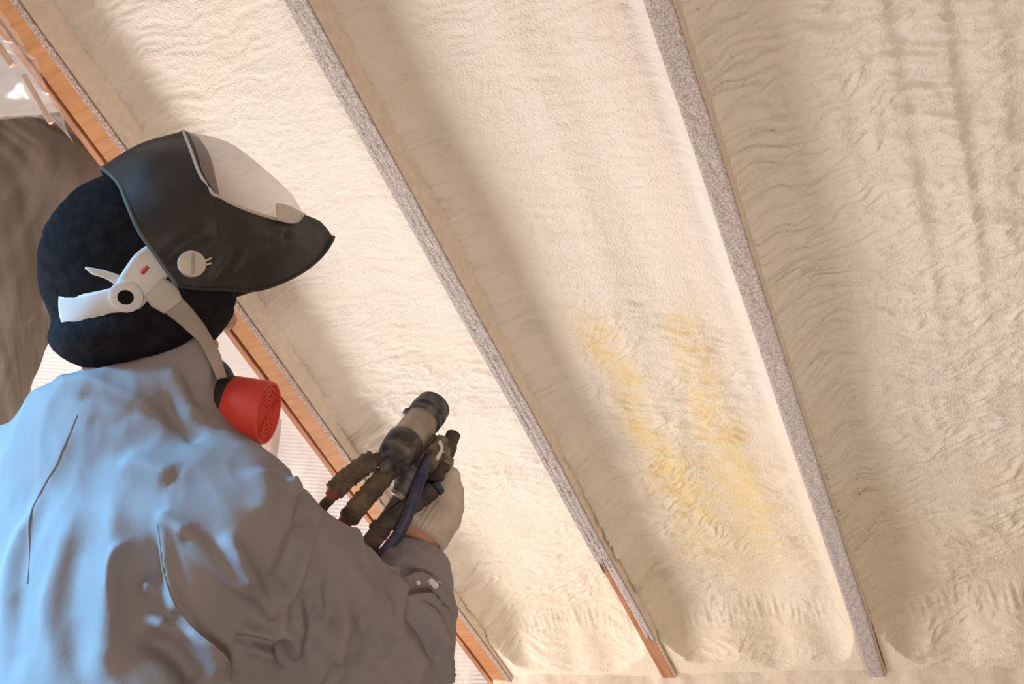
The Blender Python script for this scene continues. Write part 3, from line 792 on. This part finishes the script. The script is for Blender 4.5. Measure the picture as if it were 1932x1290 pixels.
# patch of clear film folded over the window's lower corner
PT = np.array([[hp(519, 384, .079), hp(540, 388, .062), hp(566, 400, .02)], [hp(521, 400, .084), hp(545, 405, .064), hp(568, 405, .024)], [hp(522, 416, .086), hp(545, 422, .068), hp(562, 421, .04)]])
PT = cat(np.array([cat(r, 16) for r in PT]), 14)+EC*.004
solid(grid_obj('film_patch', PT, M_clear, hel), .001)
# tension knob with prongs
kc = hp(362, 498, .124)
kn = lathe('knob', kc-EC*.004, kc+EC, [(0, .012), (.001, .0155), (.007, .0155), (.010, .0145), (.011, .011)], M_clear, hel, 28)
V, F = box_data(kc+EC*.0085, EB, EA, EC, .024, .003, .004); mesh_obj('slot', V, F, M_strap, kn, False)
V, F = join_data([tube_data([kc+EC*.002+EA*.013+EB*(.004*i-.001), kc+EC*.003+EA*.021+EB*(.006*i+.002)], .0013, 4, 6) for i in (0, 1)])
mesh_obj('prong', V, F, M_clear, kn)
kc2 = mir(kc); lathe('knob', kc2+EC*.004, kc2-EC, [(0, .012), (.001, .0155), (.007, .0155), (.010, .0145), (.011, .011)], M_clear, hel, 28)
# headgear lying on the cap
def ribbon(name, pts, wv, mt, parent, lift=.004, th=.003, both=False, sdf=None, n=40, soft=4):
    sdf = sdf or cap_sdf
    S = march(sdf, cat(np.array(pts, float), n)); g = grad(sdf, S)
    for _ in range(soft):
        S[1:-1] = (S[:-2]+S[1:-1]+S[2:])/3; g[1:-1] = (g[:-2]+g[1:-1]+g[2:])/3
    g /= np.linalg.norm(g, axis=1)[:, None]
    T = np.gradient(S, axis=0); T /= np.linalg.norm(T, axis=1)[:, None]
    side = np.cross(T, g); side /= np.linalg.norm(side, axis=1)[:, None]
    wv = np.interp(np.linspace(0, 1, n), np.linspace(0, 1, len(np.atleast_1d(wv))), np.atleast_1d(wv))
    G = (S+g*lift)[:, None]+side[:, None]*(np.linspace(-.5, .5, 9)[None, :, None]*wv[:, None, None])+g[:, None]*(-.0025*(np.linspace(-1, 1, 9)**2)[None, :, None])
    o = solid(grid_obj(name, G, mt, parent), th)
    if both: solid(grid_obj(name, mir(G), mt, parent), th)
    return o
ribbon('headband', [(119, 587), (160, 583), (205, 570), (250, 556)], [.036, .034, .030, .028], M_white, hel, both=True)
ribbon('hub_plate', [(238, 565), (258, 538), (282, 505), (302, 488)], [.034, .040, .042, .040], M_white, hel, .009, .003, both=True)
hs = march(cap_sdf, [(240, 557)]); hg = grad(cap_sdf, hs)
hb = lathe('hub', hs[0]+hg[0]*.004, hs[0]+hg[0]*.1, [(0, .017), (.004, .0185), (.009, .018), (.011, .015)], M_white, hel, 28)
lathe('hub_hole', hs[0]+hg[0]*.0142, hs[0]+hg[0]*.1, [(0, .0085), (.0012, .0085)], M_hole, hb, 24)
for k in range(4):
    ribbon('crown_strap', [(164+4*k, 506+3*k), (195+3*k, 512+4*k), (226, 522+6*k)], [.0022, .0032], M_white, hel, .004, .0015, n=16)
ribbon('slot_mark', [(266, 516), (272, 510), (278, 504)], [.004, .005, .003], M_red, hel, .0135, .001, n=8)

# ------------------------------------------------------------------ respirator
f0 = at(424, 768, .965); f1 = f0+(CR*.985-CU*.12-CF*.08)
res = thing('respirator', 'half mask respirator with round red filter and beige strap, worn on the face', 'respirator', f0)
def mask_sdf(p): 
    d = ellip(p, hp(392, 735, .0), HEADAX, (.036, .045, .045))
    return d
V, F = sdf_mesh(mask_sdf, hp(392, 735, .0)-.07, hp(392, 735, .0)+.07, .006)
mesh_obj('face_piece', V, F, M_rub, res)
tube('filter_port', [hp(400, 745, .01), f0+(f1-f0)*.01], [.022, .03], M_rub, res, 10, 20)
lathe('filter_collar', f0-(f1-f0)*.006, f1, [(0, .034), (.002, .0395), (.016, .0405), (.018, .039)], M_rub, res, 40)
fl = lathe('filter', f0+(f1-f0)*.010, f1, [(0, .039), (.002, .0405), (.044, .0400), (.047, .0385), (.047, .0355), (.0445, .0350)], M_red, res, 48)
fx = (f1-f0)/np.linalg.norm(f1-f0)
n1 = np.cross(fx, UP); n1 /= np.linalg.norm(n1); n2 = np.cross(fx, n1)
fc = f0+(f1-f0)*.010+fx*.0455
for rr in (.006, .012, .018, .024, .030):
    a = np.linspace(0, 2*np.pi, 49)
    tube('grill_ring', [fc+rr*(math.cos(q)*n1+math.sin(q)*n2) for q in a], .0014, M_red, fl, 49, 6)
V, F = join_data([tube_data([fc, fc+.035*(math.cos(q)*n1+math.sin(q)*n2)], .0012, 3, 6) for q in np.arange(8)*np.pi/4])
mesh_obj('grill_spokes', V, F, M_red, fl)
both_sdf = lambda p: np.minimum(cap_sdf(p), suit_sdf(p))
ribbon('head_strap', [(290, 545), (320, 568), (350, 596), (375, 632), (394, 672), (408, 716)], [.024, .026, .022, .020, .020, .017], M_strap, res, .010, .003, sdf=both_sdf, soft=60)
ribbon('strap_slider', [(288, 540), (306, 556), (322, 574)], [.030, .036, .026], M_clear, res, .0125, .003, n=20)

# ------------------------------------------------------------------ spray gun with its hoses
g0 = at(746, 860, 1.135); g1 = at(813, 772, 1.235)
gx = (g1-g0)/np.linalg.norm(g1-g0); GL = np.linalg.norm(g1-g0)
gun = thing('spray_gun', 'grimy two-part foam spray gun held in the white glove, hoses trailing', 'spray gun', g0)
lathe('air_cylinder', g0+gx*.036, g1, [(0, .025), (.002, .0272), (.058, .0262), (.060, .025)], M_galu, gun, 40)
rc = lathe('rear_cap', g0-gx*.006, g1, [(0, .020), (.003, .026), (.010, .0275), (.013, .0255), (.018, .0285), (.038, .0300), (.042, .028)], M_gmet, gun, 40)
lathe('piston_knob', g0-gx*.034, g1, [(0, .006), (.003, .0105), (.014, .0115), (.016, .016), (.024, .019), (.030, .020)], M_gmet, rc, 6, True)
fr = lathe('front_ring', g0+gx*.090, g1, [(0, .026), (.003, .0295), (.011, .0295), (.013, .0265), (.016, .0265), (.018, .0300), (.028, .0300), (.031, .028), (.042, .0285), (.046, .025)], M_gmet, gun, 40)
lathe('nozzle', g0+gx*.134, g1, [(0, .016), (.016, .013), (.018, .007), (.038, .004)], M_brass, gun, 24)
gy = np.cross(gx, CF); gy /= np.linalg.norm(gy)
if gy@CU < 0: gy = -gy
for q in (.9, 2.0, 3.3, 4.6, 5.7):
    nA = np.cross(gx, gy); c = g0+gx*.026+(math.cos(q)*gy+math.sin(q)*nA)*.0285
    lathe('bolt', c-gx*.012, c+gx, [(0, .0045), (.010, .005), (.016, .004)], M_gmet, rc, 8)
c = at(772, 781, 1.205); lathe('relief_screw', c, c-CR*.7+CU*.5, [(-.012, .006), (.006, .007), (.010, .005)], M_gmet, gun, 10)
# block and grip under the cylinder
gz = np.cross(gx, gy)
bc = at(792, 862, 1.185)
V, F = box_data(bc, gx, gy, gz, .085, .050, .040); o = mesh_obj('mixing_block', V, F, M_gmet, gun, False); bevel(o, .006, 3)
tube('grip', [at(796, 868, 1.195), at(806, 920, 1.212), at(806, 965, 1.205), at(803, 1003, 1.19)], [.020, .0185, .018, .020], M_rub, gun, 20, 16)
tube('bracket', [at(785, 885, 1.165), at(768, 912, 1.155), at(755, 938, 1.15)], [.024, .020, .013], M_gmet, gun, 14, 14)
lathe('bracket_ring', at(757, 931, 1.148), at(745, 947, 1.143), [(0, .012), (.001, .0155), (.007, .0155), (.008, .012)], M_galu, gun, 20)
p0, p1 = at(822, 902, 1.165), at(852, 828, 1.215)
lathe('side_valve', p0, p1, [(0, .010), (.002, .0125), (.010, .0125), (.012, .010), (.018, .010), (.02, .0145), (.032, .0145), (.034, .0115), (.044, .0115), (.046, .0135), (.062, .0135), (.064, .0115), (.085, .0115), (.087, .009)], M_hose2, gun, 24)
p0, p1 = at(806, 880, 1.15), at(830, 838, 1.19)
lathe('air_fitting', p0, p1, [(0, .010), (.002, .013), (.012, .013), (.014, .010), (.02, .010), (.022, .0155), (.034, .0155), (.036, .012), (.06, .012)], M_brass, gun, 8)
for c, rr in ((at(833, 852, 1.175), .012), (at(818, 862, 1.17), .011), (at(842, 872, 1.178), .010)):
    lathe('union_nut', c, c+gx, [(-.008, rr*.9), (-.006, rr*1.15), (.006, rr*1.15), (.008, rr*.9)], M_brass, gun, 6, True)
lathe('blue_collar', at(822, 925, 1.152), at(836, 912, 1.16), [(0, .009), (.001, .0105), (.008, .0105), (.009, .009)], M_blue, gun, 20)
V, F = join_data([tube_data([at(828, 832, 1.165), at(834, 846, 1.163), at(826, 862, 1.160), at(824, 868, 1.158)], [.0035, .0025, .004, .002], 8, 6)])
mesh_obj('foam_drip', V, F, M_foam, gun)
# hoses run behind the arm and down to the floor in front of the worker
def tail(k):
    z = .02
    b = at(585-6*k, 1140+8*k, 1.10+.012*k)
    return [b, np.array([b[0]-.02, b[1]+.03, b[2]-.35]), np.array([b[0]-.05+.03*k, b[1]+.10, .45]), np.array([b[0]-.05+.035*k, b[1]+.2, z+.03]), np.array([b[0]+.0+.04*k, b[1]+.55, z])]
def lumpy(name, pts, r, mt, parent, seed, n=60, k=18, amp=.0018):
    P = cat(pts, n); T, N, B = frames(P); a = np.arange(k)*2*np.pi/k
    I, A = np.meshgrid(np.arange(n), a, indexing='ij')
    R = r+amp*perlin(I*.25, np.cos(A)*1.5+seed, seed)+amp*perlin(I*.5+9, np.sin(A)*2+seed, seed+1)
    end = np.minimum(np.arange(n), n-1-np.arange(n)); R = R*np.clip(.55+end*.25, 0, 1)[:, None]
    V = P[:, None]+R[..., None]*(np.cos(A)[..., None]*N[:, None]+np.sin(A)[..., None]*B[:, None])
    V = np.concatenate([V.reshape(-1, 3), P[:1], P[-1:]])
    F = [tuple(f) for f in grid_faces(n, k, False, True)]+[(n*k, j, (j+1) % k) for j in range(k)]+[(n*k+1, (n-1)*k+(j+1) % k, (n-1)*k+j) for j in range(k)]
    return mesh_obj(name, V, np.array(F, dtype=object), mt, parent)
lumpy('hose_sleeve', [at(708, 868, 1.125), at(690, 876, 1.12), at(655, 902, 1.11), at(626, 930, 1.10)], .0150, M_hose, gun, 91)
tube('hose_sleeve_end', [at(740, 866, 1.14), at(718, 866, 1.13), at(702, 870, 1.125)], [.012, .011, .010], M_hose2, gun)
tube('red_hose', [at(634, 922, 1.10), at(626, 936, 1.10)], .0105, M_hred, gun)
tube('feed_hose', [at(640, 915, 1.10), at(624, 940, 1.10), at(606, 965, 1.10), at(590, 1050, 1.10)]+tail(0), .0078, M_hose, gun, 90)
lumpy('hose_sleeve', [at(752, 868, 1.145), at(733, 888, 1.135), at(690, 938, 1.12), at(652, 984, 1.11)], .0150, M_hose, gun, 93)
tube('red_hose', [at(657, 975, 1.11), at(648, 990, 1.11)], .0108, M_hred, gun)
tube('feed_hose', [at(662, 970, 1.11), at(645, 995, 1.11), at(635, 1020, 1.11), at(610, 1075, 1.11)]+tail(1), .0085, M_hose, gun, 90)
tube('return_hose', [at(757, 932, 1.15), at(722, 985, 1.14), at(680, 1038, 1.13), at(640, 1085, 1.125)]+tail(2), .0095, M_hose2, gun, 90)
lumpy('hose_sleeve', [at(820, 922, 1.145), at(795, 940, 1.14), at(758, 966, 1.125), at(716, 998, 1.115)], .0135, M_hose2, gun, 95, amp=.0012)
lathe('tape_collar', at(722, 992, 1.116), at(700, 1018, 1.11), [(0, .0145), (.002, .016), (.012, .0155), (.014, .014)], M_hose2, gun, 20)
tube('heated_hose', [at(720, 996, 1.115), at(700, 1025, 1.11), at(686, 1055, 1.105), at(650, 1100, 1.10)]+tail(3), .0135, M_hose, gun, 90)
tube('air_hose', [at(810, 866, 1.155), at(800, 885, 1.135), at(786, 925, 1.115), at(764, 985, 1.10), at(735, 1030, 1.10), at(700, 1064, 1.10), at(665, 1095, 1.10)]+tail(4), .0085, M_blue, gun, 120, 14)
